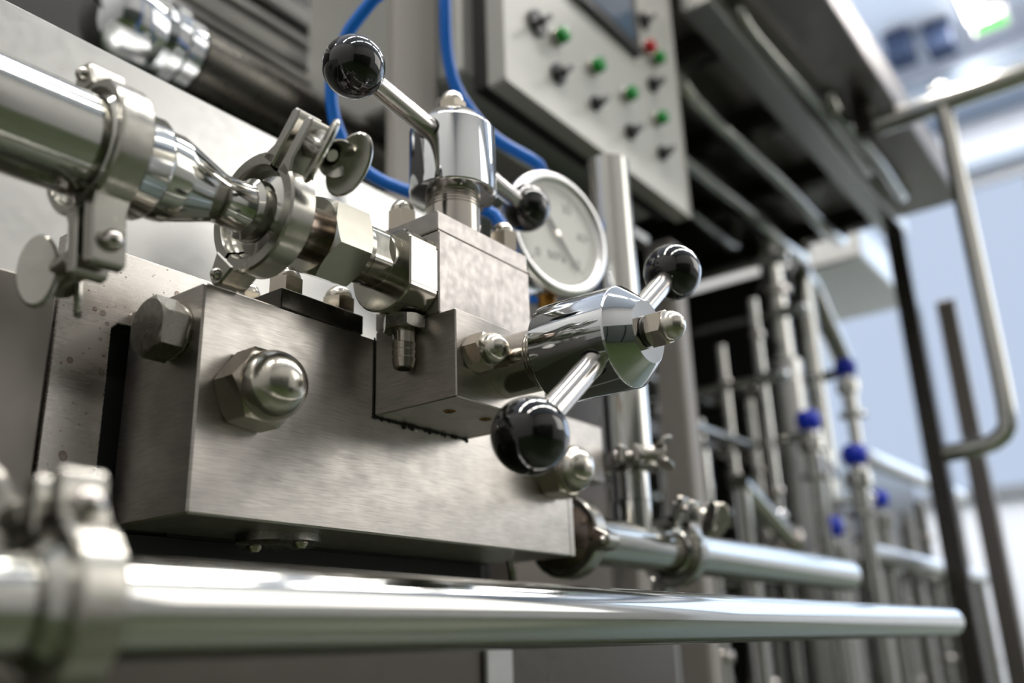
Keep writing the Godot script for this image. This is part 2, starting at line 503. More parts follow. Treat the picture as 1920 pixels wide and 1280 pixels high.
func pipe_run(called: String, label: String, category: String, pts: Array, r: float, m: Material, joints := [], group := "") -> Node3D:
	var t := thing(called, label, category, Vector3.ZERO, group)
	obj("run", G().tube(pts, r, 24), m, t)
	for j in joints:
		var k: int = j[0]
		var d: Vector3 = (pts[k + 1] - pts[k])
		var at: Vector3 = pts[k] + d * float(j[1])
		obj("union", G().lathe([Vector2(r * 0.9, -0.012), Vector2(r * 1.35, -0.012), Vector2(r * 1.5, -0.008), Vector2(r * 1.5, 0.008), Vector2(r * 1.35, 0.012), Vector2(r * 0.9, 0.012)], 28, aim(d, at)), M.rod, t)
	return t

# ------------------------------------------------------------------ the scene
func _ready() -> void:
	var cam := Camera3D.new()
	cam.name = "camera"
	var look := CameraAttributesPhysical.new()
	look.frustum_focal_length = 32.55
	look.frustum_focus_distance = 0.655
	look.exposure_aperture = 3.0
	cam.attributes = look
	cam.transform = Transform3D(Basis(Vector3(0.60184, -0.03241, 0.79796), Vector3(-0.23871, 0.94620, 0.21847), Vector3(-0.76211, -0.32196, 0.56172)), Vector3(-0.3285, 0.9128, 0.4875))
	cam.near = 0.02
	cam.far = 60.0
	add_child(cam)
	cam.current = true

	var we := WorldEnvironment.new()
	we.name = "surroundings"
	var env := Environment.new()
	env.background_mode = Environment.BG_COLOR
	env.background_color = Color(0.55, 0.62, 0.70)
	env.tonemap_mode = Environment.TONE_MAPPER_LINEAR
	env.tonemap_exposure = 1.4
	env.sdfgi_enabled = true
	env.ssao_enabled = true
	env.ssil_enabled = true
	we.environment = env
	add_child(we)

	materials()
	hall()
	machine_shell()
	pump_block()
	valves()
	inlet_line()
	outlet_lines()
	gauge()
	control_box()
	hoses()
	behind()
	far_side()

func hall() -> void:
	var top := 7.2
	struct("floor", G().box(Vector3(-4.2, -0.2, -4.2), Vector3(10.2, 0, 5.2), 0.0), M.floor)
	struct("ceiling", G().box(Vector3(-4.2, top, -4.2), Vector3(10.2, top + 0.2, 5.2), 0.0), M.ceiling)
	struct("wall_far", G().box(Vector3(10, 0, -4.2), Vector3(10.2, top, 5.2), 0.0), M.wall)
	struct("wall_near", G().box(Vector3(-4.2, 0, -4.2), Vector3(-4, top, 5.2), 0.0), M.wall_warm)
	struct("wall_back", G().box(Vector3(-4, 0, -4.2), Vector3(10, top, -4), 0.0), M.wall)
	struct("wall_aisle", G().box(Vector3(-4, 0, 5), Vector3(10, top, 5.2), 0.0), M.wall_warm)
	# daylight bands: frames with bright frosted panes
	daylight_window("window_1", Vector3(9.95, 2.3, -3.2), Vector3(0, 0, 1), 7.4, 3.3, 5, M.pane_cool, 1.1, Color(0.82, 0.90, 1.0))
	daylight_window("window_2", Vector3(3.0, 2.1, 4.95), Vector3(1, 0, 0), 5.4, 3.9, 4, M.pane_warm, 1.5, Color(1.0, 0.985, 0.96))
	struct("trim_1", G().box(Vector3(9.55, 6.35, -4), Vector3(9.98, 6.85, 5), 0.0), M.beam)
	struct("trim_2", G().box(Vector3(9.85, 5.72, -4), Vector3(9.99, 5.86, 5), 0.0), M.beam)
	var order := ["first", "second", "third", "fourth", "fifth", "sixth"]
	for i in 6:
		for j in 3:
			var at := Vector3(-2.55 + i * 2.2, top - 0.05, -2.95 + j * 2.6)
			ceiling_lamp(at, order[i], ["above the machines", "over the aisle", "along the aisle wall"][j])
	ceiling_fittings()
	# machines across the aisle
	for k in 4:
		var t := thing("aisle_cabinet", "tall dark switch cabinet across the aisle, number %s from the near wall" % ["one", "two", "three", "four"][k], "cabinet", Vector3(-3.2 + k * 1.25, 0, 4.3))
		obj("body", G().box(Vector3(-0.58, 0, -0.35), Vector3(0.58, 2.3, 0.35), 0.01), M.cabinet_dark, t)
		obj("door", G().box(Vector3(-0.55, 0.08, -0.375), Vector3(0.55, 2.25, -0.351), 0.006), M.cabinet_dark, t)

func daylight_window(called: String, corner: Vector3, along: Vector3, w: float, h: float, panes: int, m: Material, power: float, color: Color) -> void:
	var t := Node3D.new()
	t.name = called
	add_child(t)
	t.set_meta("kind", "structure")
	var inward := along.cross(Vector3.UP)
	if inward.dot(Vector3(3, 0, 0) - corner) < 0.0: inward = -inward
	t.transform = Transform3D(Basis(along, Vector3.UP, along.cross(Vector3.UP)), corner)
	var s := signf(inward.dot(along.cross(Vector3.UP)))
	var each := w / panes
	for k in panes:
		obj("pane", G().box(Vector3(k * each + 0.06, 0.06, -0.01), Vector3((k + 1) * each - 0.06, h - 0.06, 0.01), 0.0), m, t)
	for k in panes + 1:
		obj("mullion", G().box(Vector3(k * each - 0.06, 0, -0.03), Vector3(k * each + 0.06, h, 0.03), 0.003), M.frame_grey, t)
	for y in [0.0, h]:
		obj("rail", G().box(Vector3(0, y - 0.06, -0.035), Vector3(w, y + 0.06, 0.035), 0.003), M.frame_grey, t)
	var l := AreaLight3D.new()
	l.name = "daylight"
	l.area_size = Vector2(w - 0.2, h - 0.2)
	l.light_energy = power * w * h / PI
	l.light_color = color
	l.shadow_enabled = true
	l.set("area_range", 25.0)
	t.add_child(l)
	l.transform = Transform3D(Basis.looking_at(Vector3(0, 0, s), Vector3.UP), Vector3(w / 2, h / 2, s * 0.08))

func ceiling_fittings() -> void:
	var sg := thing("exit_sign", "small green glowing sign box under the far ceiling beside the strip lamp", "sign", Vector3(9.15, 6.9, -0.22))
	obj("case", G().box(Vector3(-0.04, -0.07, -0.17), Vector3(0.04, 0.30, 0.17), 0.005), M.lamp_case, sg)
	obj("lit_face", G().box(Vector3(-0.045, -0.06, -0.155), Vector3(-0.041, 0.06, 0.155), 0.0), M.exit_green, sg)
	for q in [[9.12, -1.10, "farther from"], [9.23, -0.72, "nearer to"]]:
		var v := thing("air_outlet", "dark blue-grey air outlet hanging from the far ceiling, %s the green sign" % q[2], "vent", Vector3(q[0], 6.86, q[1]))
		obj("casing", G().box(Vector3(-0.14, 0.0, -0.13), Vector3(0.14, 0.34, 0.13), 0.01), M.vent_blue, v)
		for k in 4:
			obj("fin", G().box(Vector3(-0.12, -0.015, -0.10 + k * 0.06), Vector3(0.12, 0.0, -0.08 + k * 0.06), 0.002), M.vent_blue, v)

func ceiling_lamp(at: Vector3, how: String, over: String) -> void:
	var t := thing("ceiling_lamp", "white ceiling strip lamp, %s from the near end %s" % [how, over], "lamp", at)
	obj("housing", G().box(Vector3(-0.9, 0.0, -0.10), Vector3(0.9, 0.05, 0.10), 0.004), M.lamp_case, t)
	obj("diffuser", G().box(Vector3(-0.88, -0.03, -0.085), Vector3(0.88, -0.001, 0.085), 0.004), M.lamp, t)
	var l := AreaLight3D.new()
	l.name = "light"
	l.area_size = Vector2(1.7, 0.16)
	l.light_energy = 5.0
	l.light_color = Color(1.0, 0.98, 0.95)
	l.shadow_enabled = true
	l.set("area_range", 25.0)
	l.rotation = Vector3(-PI / 2, 0, 0)
	l.position = Vector3(0, -0.036, 0)
	t.add_child(l)

func machine_shell() -> void:
	# tall bright cover behind the block
	tag(obj("machine_housing", G().box(Vector3(-1.0, 1.0, -0.62), Vector3(0.44, 1.393, -0.15), 0.003), M.sheet), "bright steel housing cover behind the pump block", "cover")
	var p := PackedVector2Array([Vector2(-0.051, 0.90), Vector2(-0.0105, 0.90), Vector2(-0.0125, 1.1345), Vector2(-0.008, 1.139), Vector2(0.16, 1.139), Vector2(0.16, 1.192), Vector2(-0.051, 1.192)])
	tag(obj("spotted_plate", G().prism(p, -0.096, -0.085, 0.0008), M.slab), "brushed steel plate with brown water spots behind the pump block", "plate")
	tag(obj("edge_panel", G().box(Vector3(-0.50, 0.86, -0.110), Vector3(-0.0555, 1.152, -0.079), 0.0015), M.sheet_dark), "dark grey steel panel with a bright folded right edge at the left", "panel")
	tag(obj("gap_seal", G().box(Vector3(-0.03, 1.0, -0.145), Vector3(0.05, 1.165, -0.0985), 0.001), M.rubber), "black rubber seal in the slot left of the pump block", "seal")
	var t := thing("base_cabinet", "dark steel base cabinet under the pump block and pipes", "cabinet")
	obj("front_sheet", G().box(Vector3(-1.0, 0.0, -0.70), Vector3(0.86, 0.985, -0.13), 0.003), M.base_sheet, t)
	obj("seam_strip", G().box(Vector3(0.44, 0.05, -0.131), Vector3(0.485, 0.965, -0.124), 0.002), M.sheet, t)
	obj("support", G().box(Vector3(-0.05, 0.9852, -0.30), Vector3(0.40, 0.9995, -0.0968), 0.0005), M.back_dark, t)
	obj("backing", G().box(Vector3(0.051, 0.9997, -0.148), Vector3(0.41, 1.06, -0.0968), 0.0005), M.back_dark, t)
	# name plate
	var n := thing("name_plate", "grey name plate with white rim riveted to the housing cover", "plate")
	obj("plate", G().box(Vector3(-0.24, 1.263, -0.1500), Vector3(-0.068, 1.3445, -0.1485), 0.0005), M.plate_grey, n)
	obj("rim", G().box(Vector3(-0.24, 1.3430, -0.1495), Vector3(-0.0645, 1.3462, -0.1478), 0.0004).box(Vector3(-0.0680, 1.2605, -0.1495), Vector3(-0.0645, 1.3440, -0.1478), 0.0004).box(Vector3(-0.24, 1.2600, -0.1495), Vector3(-0.0645, 1.2632, -0.1478), 0.0004), M.white_frame, n)
	obj("rivet", G().ball(0.0016, Vector3(-0.0715, 1.3400, -0.1482), 14), M.rubber, n)

func pump_block() -> void:
	var t := thing("pump_block", "large brushed steel pump block with big dome nut on its front", "machine block", Vector3(0, 1.0, 0))
	obj("body", G().box(Vector3(0, 0, -0.0845), Vector3(0.415, 0.1495, 0), 0.0014), M.block, t)
	tag(obj("end_block", G().box(Vector3(0.4155, 1.0877, -0.13), Vector3(0.535, 1.1495, -0.03), 0.0012), M.block), "pale steel end block behind the front black ball knob", "machine block")
	tag(obj("clamp_plate", G().box(Vector3(0.0625, 1.1497, -0.075), Vector3(0.142, 1.165, -0.0004), 0.0008), M.dark_steel), "dark steel bar on top of the pump block carrying dome nuts", "plate")
	var jb := thing("joint_block", "small steel block on the pump block front carrying the slanted lever valve", "machine block")
	obj("body", G().box(Vector3(0.154, 1.0875, 0.0006), Vector3(0.2647, 1.1545, 0.0818), 0.0009), M.block, jb)
	var grease := G()
	var rng := RandomNumberGenerator.new()
	rng.seed = 5
	for k in 60:
		var gx := 0.1535 + 0.110 * k / 59.0
		var gr := rng.randf_range(0.0005, 0.0013) * (2.0 if rng.randf() > 0.9 else 1.0)
		grease.ball(gr, Vector3(gx, 1.0875 - gr * rng.randf_range(0.2, 1.1), 0.0004), 8, rng.randf_range(0.8, 1.8))
	grease.box(Vector3(0.1529, 1.087, 0.0), Vector3(0.2647, 1.0890, 0.0008), 0.0001)
	grease.box(Vector3(0.1529, 1.087, 0.0), Vector3(0.1542, 1.1500, 0.0008), 0.0001)
	var gm := obj("grease_seam", grease, M.grease, jb, "dark greasy seam")
	gm.set_meta("kind", "stuff")
	for s in [[0.1826, 0.0507, "left"], [0.2206, 0.0545, "right"]]:
		var q := thing("countersunk_screw", "cross-slotted screw sunk under the small front block, %s of the two" % s[2], "screw", Vector3(s[0], 1.0875, s[1]))
		obj("head", G().lathe([Vector2(0, -0.0006), Vector2(0.0044, -0.0006), Vector2(0.0050, -0.0002), Vector2(0.0050, 0.0006)], 28), M.brass, q)
		obj("slot", G().box(Vector3(-0.0034, -0.0009, -0.0006), Vector3(0.0034, -0.0004, 0.0006), 0.0001, Transform3D(Basis(Vector3.UP, 0.5), Vector3.ZERO)).box(Vector3(-0.0006, -0.0009, -0.0034), Vector3(0.0006, -0.0004, 0.0034), 0.0001, Transform3D(Basis(Vector3.UP, 0.5), Vector3.ZERO)), M.rubber, q)
	tag(obj("upper_block", G().box(Vector3(0.1542, 1.1549, 0.0), Vector3(0.2702, 1.2219, 0.0663), 0.0009), M.worn), "worn pinkish steel block under the upright lever valve", "machine block")
	tag(obj("top_plate", G().box(Vector3(0.1536, 1.2224, 0.0), Vector3(0.2697, 1.2386, 0.0655), 0.0009), M.worn), "flat steel top plate below the upright lever valve", "plate")
	var tops := "dome nuts on the top plate"
	for s in [[0.166, 0.0167, "left of the upright lever valve"], [0.252, 0.054, "in front of the pressure gauge"]]:
		cap_nut("small dome nut on the steel top plate %s" % s[2], Vector3(s[0], 1.2386, s[1]), Vector3.UP, 0.021, 0.0175, 0.0098, 1.1, 0.2, self, tops)
	var rows := "dome nuts on the dark bar"
	for s in [[0.0775, -0.0145, "at the left front end of the dark bar"], [0.1285, -0.0145, "at the right front end of the dark bar"], [0.0768, -0.0605, "at the back of the dark bar"]]:
		cap_nut("small bright dome nut %s" % s[2], Vector3(s[0], 1.165, s[1]), Vector3.UP, 0.0232, 0.0130, 0.0106, 1.0, 0.35, self, rows)
	cap_nut("large polished dome nut on the left front of the pump block", Vector3(0.0375, 1.0818, 0.0), Vector3(0, 0, 1), 0.0475, 0.0235, 0.0232, 1.0, 0.42)
	cap_nut("polished dome nut at the right of the pump block behind the ball knob", Vector3(0.3855, 1.0752, 0.0), Vector3(0, 0, 1), 0.0470, 0.0230, 0.0216, 1.0, 0.42)
	cap_nut("dome nut on the small front block beside the slanted lever valve", Vector3(0.1728, 1.1230, 0.0818), Vector3(0, 0, 1), 0.0245, 0.0155, 0.0122, 1.2, 0.35)
	# plug bolt on the left face
	var b := thing("hex_bolt", "dark hexagon bolt with washer in the left end of the pump block", "bolt", Vector3(0, 1.1205, -0.0280))
	b.transform = aim(Vector3(-1, 0, 0), b.position, Vector3.UP)
	obj("washer", G().cyl(0.0190, 0.0, 0.0032, Transform3D(), 40), M.hexbolt, b)
	obj("head", G().hex(0.0365, 0.0180, Transform3D(Basis(Vector3.UP, 0.30), Vector3(0, 0.0032, 0))), M.hexbolt, b)
	# cover disc under the block
	var d := thing("cover_disc", "round dark cover disc screwed under the pump block", "cover", Vector3(0.1085, 0.9928, -0.0475))
	obj("disc", G().lathe([Vector2(0, 0), Vector2(0.0285, 0), Vector2(0.0302, 0.0014), Vector2(0.0302, 0.0071), Vector2(0, 0.0071)], 64), M.hexbolt, d)
	for s in [[-0.010, -0.014], [0.000, 0.0235]]:
		var sc := obj("screw", G().lathe([Vector2(0, -0.0042), Vector2(0.0035, -0.0040), Vector2(0.0052, -0.0018), Vector2(0.0055, 0.0002), Vector2(0, 0.0002)], 24), M.nut, d)
		sc.position = Vector3(s[0], 0, s[1])

func valves() -> void:
	lever_valve("chromed lever valve slanting out of the small front block with two black knobs", Vector3(0.2108, 1.121, 0.0818), Vector3(0, 0, 1), Vector3(0.775, 0.632, 0), 0.25)
	lever_valve("upright chromed lever valve on the top plate with two black knobs", Vector3(0.2092, 1.2386, 0.0345), Vector3(0, 1, 0), Vector3(0.990, 0, -0.140), 0.2, -0.0055)

func inlet_line() -> void:
	# the line runs along x, rising a little towards the block
	var slope := 0.031
	var axis := Vector3(1, slope, 0).normalized()
	var at := func(x: float) -> Vector3: return Vector3(x, 1.1850 + slope * (x + 0.15), 0.0365)
	var lat := func(x: float) -> Transform3D: return aim(axis, at.call(x), Vector3.UP)      # lathe along the line
	var along := func(x: float) -> Transform3D: return Transform3D(Basis(Vector3(0, 0, 1), atan(slope)), at.call(x))
	# banjo body with milled flats
	var R := 0.0335
	var body := PackedVector2Array()
	for i in 72:
		var a := TAU * i / 72
		var q := Vector2(R * cos(a), R * sin(a))
		q.x = minf(q.x, 0.0268)
		q.y = minf(q.y, 0.0270)
		body.append(q)
	var face := Basis(Vector3(0, 0, 1), Vector3(0, 1, 0), Vector3(-1, 0, 0))     # local x -> z, y -> y, z -> -x
	var e := thing("elbow_fitting", "rounded steel elbow fitting with milled flats against the upper block", "pipe fitting", at.call(0.139) + Vector3(0, -0.006, 0.0016))
	obj("body", G().prism(body, -0.0148, 0.0148, 0.0012, Transform3D(face, Vector3.ZERO), 0.9), M.fitting, e)
	obj("milled_face", G().box(Vector3(-0.0140, -0.0165, 0.0262), Vector3(0.0146, 0.0165, 0.02705), 0.0002), M.flat, e)
	var h := thing("hose_barb", "ribbed hose barb with hexagon pointing down from the elbow fitting", "pipe fitting", Vector3(0.1465, 1.1525, 0.0380))
	obj("hexagon", G().hex(0.0290, 0.0110, Transform3D(Basis(Vector3.UP, 0.35), Vector3(0, -0.0085, 0)), true), M.hexbolt, h)
	obj("barb", G().lathe([Vector2(0, -0.0375), Vector2(0.0060, -0.0375), Vector2(0.0074, -0.0370), Vector2(0.0090, -0.0300), Vector2(0.0081, -0.0292), Vector2(0.0090, -0.0240), Vector2(0.0081, -0.0233), Vector2(0.0090, -0.0185), Vector2(0.0081, -0.0178), Vector2(0.0087, -0.0083), Vector2(0, -0.0083)], 40), M.nut, h)
	obj("bore", G().cyl(0.0050, -0.0378, -0.0372, Transform3D(), 20, 0.0001), M.rubber, h)
	obj("neck", G().cyl(0.0095, 0.0028, 0.016, Transform3D(), 24), M.fitting, h)
	# adapter with spanner flat
	var ad := thing("adapter_sleeve", "round steel adapter sleeve with a spanner flat beside the elbow fitting", "pipe fitting")
	var sec := PackedVector2Array()
	for i in 64:
		var a := TAU * i / 64
		sec.append(Vector2(0.0218 * cos(a), 0.0218 * sin(a)))
	var cut := PackedVector2Array()
	for q in sec:
		cut.append(Vector2(minf(q.x, 0.0185), q.y))
	var tilt := Basis(Vector3(1, 0, 0), -0.12) * Basis(Vector3(0, 0, 1), atan(slope)) * face
	obj("sleeve", G().prism(sec, 0.0, 0.0085, 0.0006, Transform3D(tilt, at.call(0.0975)), 0.9).prism(cut, 0.0, 0.0180, 0.0, Transform3D(tilt, at.call(0.1155)), 0.9).prism(sec, 0.0, 0.0092, 0.0006, Transform3D(tilt, at.call(0.1247)), 0.9), M.fitting, ad)
	obj("gasket", G().cyl(0.0205, 0.0, 0.0016, lat.call(0.1242), 40, 0.0001).cyl(0.0205, 0.0, 0.0016, lat.call(0.0880), 40, 0.0001), M.rubber, ad)
	# union nut and stub
	var u := thing("union_nut", "large hexagon union nut between the wing clamp and the adapter sleeve", "nut", at.call(0.0545))
	u.transform = aim(axis, at.call(0.0545), Vector3.UP)
	obj("hexagon", G().hex(0.0535, 0.0340, Transform3D(Basis(Vector3.UP, 0.44), Vector3.ZERO), true, 0.012), M.fitting, u)
	var st := thing("clamp_stub", "short brown-tinted steel stub between the wing clamp and union nut", "pipe fitting", at.call(0.0225))
	st.transform = aim(axis, at.call(0.0225), Vector3.UP)
	obj("stub", G().lathe([Vector2(0, -0.006), Vector2(0.0325, -0.006), Vector2(0.0325, -0.002), Vector2(0.0205, 0.004), Vector2(0.0185, 0.008), Vector2(0.0185, 0.0333), Vector2(0, 0.0333)], 48), M.bronze, st)
	# reducer: wide at the left, narrow towards the sharp clamp
	var r := thing("reducer_pipe", "tapering polished reducer pipe between the two wing clamps", "pipe")
	r.transform = aim(axis, at.call(0.0), Vector3.UP)
	var rp := [Vector2(0, -0.0955), Vector2(0.0345, -0.0955), Vector2(0.0345, -0.0925), Vector2(0.0312, -0.0885), Vector2(0.0312, -0.0715), Vector2(0.0300, -0.0695), Vector2(0.0272, -0.0690), Vector2(0.0270, -0.0560), Vector2(0.0262, -0.0530), Vector2(0.0168, -0.0240), Vector2(0.0158, -0.0205)]
	rp.append_array([Vector2(0.0158, -0.0040), Vector2(0.0164, -0.0030), Vector2(0.0164, -0.0015), Vector2(0.0205, 0.0005), Vector2(0.0215, 0.0085), Vector2(0.0325, 0.0125), Vector2(0.0325, 0.0163), Vector2(0, 0.0163)])
	obj("pipe", G().lathe(rp, 64), M.tube, r)
	clamp_union("sharp steel pipe clamp with oval wing nut left of the union nut", along.call(0.0150), 0.0300, 0.0405, 0.0200, deg_to_rad(47), 1.0)
	clamp_union("blurred steel pipe clamp whose wing nut hangs down at the left edge", along.call(-0.0985), 0.0325, 0.0400, 0.0200, deg_to_rad(-84), 1.0, 0.075)
	var w := thing("inlet_pipe", "wide polished inlet pipe entering from the left edge", "pipe")
	w.transform = aim(axis, at.call(-0.1), Vector3.UP)
	obj("pipe", G().lathe([Vector2(0, -0.42), Vector2(0.0292, -0.42), Vector2(0.0292, -0.0075), Vector2(0.0345, -0.0045), Vector2(0.0345, -0.0005), Vector2(0, -0.0005)], 64), M.tube, w)

func outlet_lines() -> void:
	# bolted flange and clamped pipe at the right end of the block
	var t := thing("end_flange", "thin steel flange plate screwed to the right end of the pump block", "flange")
	obj("plate", G().box(Vector3(0.4154, 1.0005, -0.078), Vector3(0.4235, 1.0565, -0.0008), 0.0008), M.block, t)
	for s in [[1.008, -0.006], [1.048, -0.006], [1.008, -0.072], [1.048, -0.072]]:
		obj("screw", G().ball(0.0042, Vector3(0.4245, s[0], s[1]), 16), M.rod, t)
	var X := Vector3(1, 0, 0)
	var at := Vector3(0, 1.0262, -0.040)
	var p := thing("outlet_pipe", "polished steel outlet pipe running right from the pump block flange", "pipe", at)
	obj("neck", G().lathe([Vector2(0, 0.4236), Vector2(0.0175, 0.4236), Vector2(0.0175, 0.452), Vector2(0.0335, 0.458), Vector2(0.0335, 0.470), Vector2(0, 0.470)], 48, aim(X)), M.bronze, p)
	obj("tee", G().lathe([Vector2(0, 0.4702), Vector2(0.0335, 0.4702), Vector2(0.0335, 0.474), Vector2(0.0256, 0.482), Vector2(0.0256, 0.690), Vector2(0.0335, 0.697), Vector2(0.0335, 0.7005), Vector2(0, 0.7005)], 48, aim(X)).cyl(0.0228, 0.0, 0.050, Transform3D(Basis(), Vector3(0.607, 0, 0)), 40), M.tube, p)
	obj("run", G().lathe([Vector2(0, 0.701), Vector2(0.0335, 0.701), Vector2(0.0335, 0.7045), Vector2(0.0256, 0.712), Vector2(0.0256, 1.34), Vector2(0, 1.345)], 48, aim(X)), M.tube, p)
	clamp_union("dark pipe clamp on the outlet pipe next to the flange plate", Transform3D(Basis(), at + Vector3(0.4705, 0, 0)), 0.0300, 0.0420, 0.020, deg_to_rad(170), 1.0, 0.066)
	clamp_union("dark pipe clamp further along the outlet pipe, right of the upright pipe", Transform3D(Basis(), at + Vector3(0.7008, 0, 0)), 0.0300, 0.0420, 0.020, deg_to_rad(65), 1.0, 0.066)
	var up := thing("riser_pipe", "upright steel pipe behind the slanted lever valve", "pipe", Vector3(0.609, 1.075, -0.040))
	obj("lower_run", G().cyl(0.0215, 0.0015, 0.045, Transform3D(), 40), M.tube, up)
	obj("upper_run", G().cyl(0.0275, 0.048, 0.440, Transform3D(), 48), M.tube, up)
	var cl := clamp_union("blurred clamp around the upright steel pipe", Transform3D(Basis(Vector3(0, 0, 1), PI / 2), Vector3(0.609, 1.1215, -0.040)), 0.0260, 0.0375, 0.019, deg_to_rad(60), 1.0, 0.060)
	cl.set_meta("label", "blurred clamp around the upright steel pipe below the ball knob")
	hose_line("drain_tube", "small bent drain tube below the pump block", [Vector3(0.372, 0.997, -0.040), Vector3(0.372, 0.985, -0.038), Vector3(0.368, 0.972, -0.034), Vector3(0.362, 0.955, -0.03)], 0.0036, M.tube)
	# lower rail
	var rail := thing("lower_rail", "long polished steel tube crossing the bottom of the picture", "pipe")
	rail.transform = aim(Vector3(1, 0.0040, 0), Vector3(-0.157, 0.9338, 0.16))
	obj("run", G().lathe([Vector2(0, 0.0), Vector2(0.0260, 0.0), Vector2(0.0260, 0.004), Vector2(0.0184, 0.011), Vector2(0.0184, 1.2950), Vector2(0.0150, 1.2985), Vector2(0, 1.2985)], 64), M.rail, rail)
	var near := thing("near_rail_end", "blurred tube end left of the near clamp at the bottom left", "pipe")
	near.transform = aim(Vector3(1, 0.004, 0), Vector3(-0.157, 0.9338, 0.16))
	obj("run", G().lathe([Vector2(0, -0.30), Vector2(0.0184, -0.30), Vector2(0.0184, -0.012), Vector2(0.0260, -0.0045), Vector2(0.0260, -0.0005), Vector2(0, -0.0005)], 48), M.tube, near)
	clamp_union("large blurred pipe clamp at the bottom left corner", Transform3D(Basis(), Vector3(-0.157, 0.9338, 0.16)), 0.0235, 0.0330, 0.018, deg_to_rad(92), -1.0, 0.047)

func gauge() -> void:
	var t := thing("pressure_gauge", "round pressure gauge with pale dial and silver rim behind the knob", "gauge", Vector3(0.443, 1.347, -0.019))
	t.rotation.y = deg_to_rad(-13)
	t.scale = Vector3.ONE * 1.10
	var f := aim(Vector3(0, 0, 1), Vector3.ZERO, Vector3.RIGHT)     # lathe Y -> z
	obj("case", G().lathe([Vector2(0, -0.034), Vector2(0.052, -0.034), Vector2(0.056, -0.030), Vector2(0.058, -0.004), Vector2(0.058, 0.0), Vector2(0, 0.0)], 72, f), M.chrome, t)
	obj("rim", G().lathe([Vector2(0.0535, 0.0015), Vector2(0.0600, -0.004), Vector2(0.0655, -0.002), Vector2(0.0665, 0.003), Vector2(0.0655, 0.008), Vector2(0.0610, 0.011), Vector2(0.0560, 0.009), Vector2(0.0535, 0.004), Vector2(0.0535, 0.0015)], 72, f, 0.0, TAU, 0.5), M.rim_white, t)
	obj("dial", G().cyl(0.0545, 0.0005, 0.0020, f, 64, 0.0002), M.dial, t)
	obj("glass_pane", G().cyl(0.0545, 0.0075, 0.0085, f, 64, 0.0), M.glass, t)
	# needle: from upper left to lower right
	var n := Basis(Vector3(0, 0, 1), deg_to_rad(-52))
	obj("needle", G().prism(PackedVector2Array([Vector2(-0.028, -0.0034), Vector2(0.043, -0.0013), Vector2(0.043, 0.0013), Vector2(-0.028, 0.0034)]), 0.0042, 0.0050, 0.0, Transform3D(n, Vector3.ZERO)), M.print, t)
	obj("needle_hub", G().cyl(0.0042, 0.0040, 0.0068, f, 24), M.rod, t)
	# scale marks and figures
	for i in 41:
		var a := deg_to_rad(225.0 - 270.0 * i / 40.0)
		var big := i % 8 == 0
		var tick := obj("tick", G().box(Vector3(0.0430 if big else 0.0465, -0.0005 if big else -0.0003, 0.0020), Vector3(0.0505, 0.0005 if big else 0.0003, 0.00225), 0.0, Transform3D(Basis(Vector3(0, 0, 1), a), Vector3.ZERO)), M.print, t)
		tick.set_meta("kind", "part")
	for i in 6:
		var a := deg_to_rad(225.0 - 270.0 * i / 5.0)
		text_on(t, "figure", str(i * 10), 0.0125, Vector3(cos(a) * 0.0355, sin(a) * 0.0355, 0.0021), M.print)
	text_on(t, "figure", "MPa", 0.0125, Vector3(0, -0.024, 0.0021), M.print)
	obj("red_arc", G().lathe([Vector2(0.0505, 0.0021), Vector2(0.0525, 0.0021), Vector2(0.0525, 0.0023), Vector2(0.0505, 0.0023), Vector2(0.0505, 0.0021)], 24, f, deg_to_rad(160), deg_to_rad(215)), M.red_print, t)
	obj("stem", G().cyl(0.009, -0.125, -0.060, Transform3D(Basis(), Vector3(0, 0, -0.015)), 24), M.brass, t, "brass stem")
	obj("stem_nut", G().hex(0.026, 0.018, Transform3D(Basis(), Vector3(0, -0.105, -0.015)), true), M.brass, t)

func text_on(t: Node3D, called: String, what: String, size: float, at: Vector3, m: Material) -> void:
	var tm := TextMesh.new()
	var f := SystemFont.new()
	f.font_names = PackedStringArray(["Droid Sans"])
	tm.font = f
	tm.font_size = 32
	tm.pixel_size = size / 32.0
	tm.depth = 0.0003
	tm.text = what
	var o := MeshInstance3D.new()
	o.name = called
	o.mesh = tm
	o.material_override = m
	t.add_child(o, true)
	o.position = at

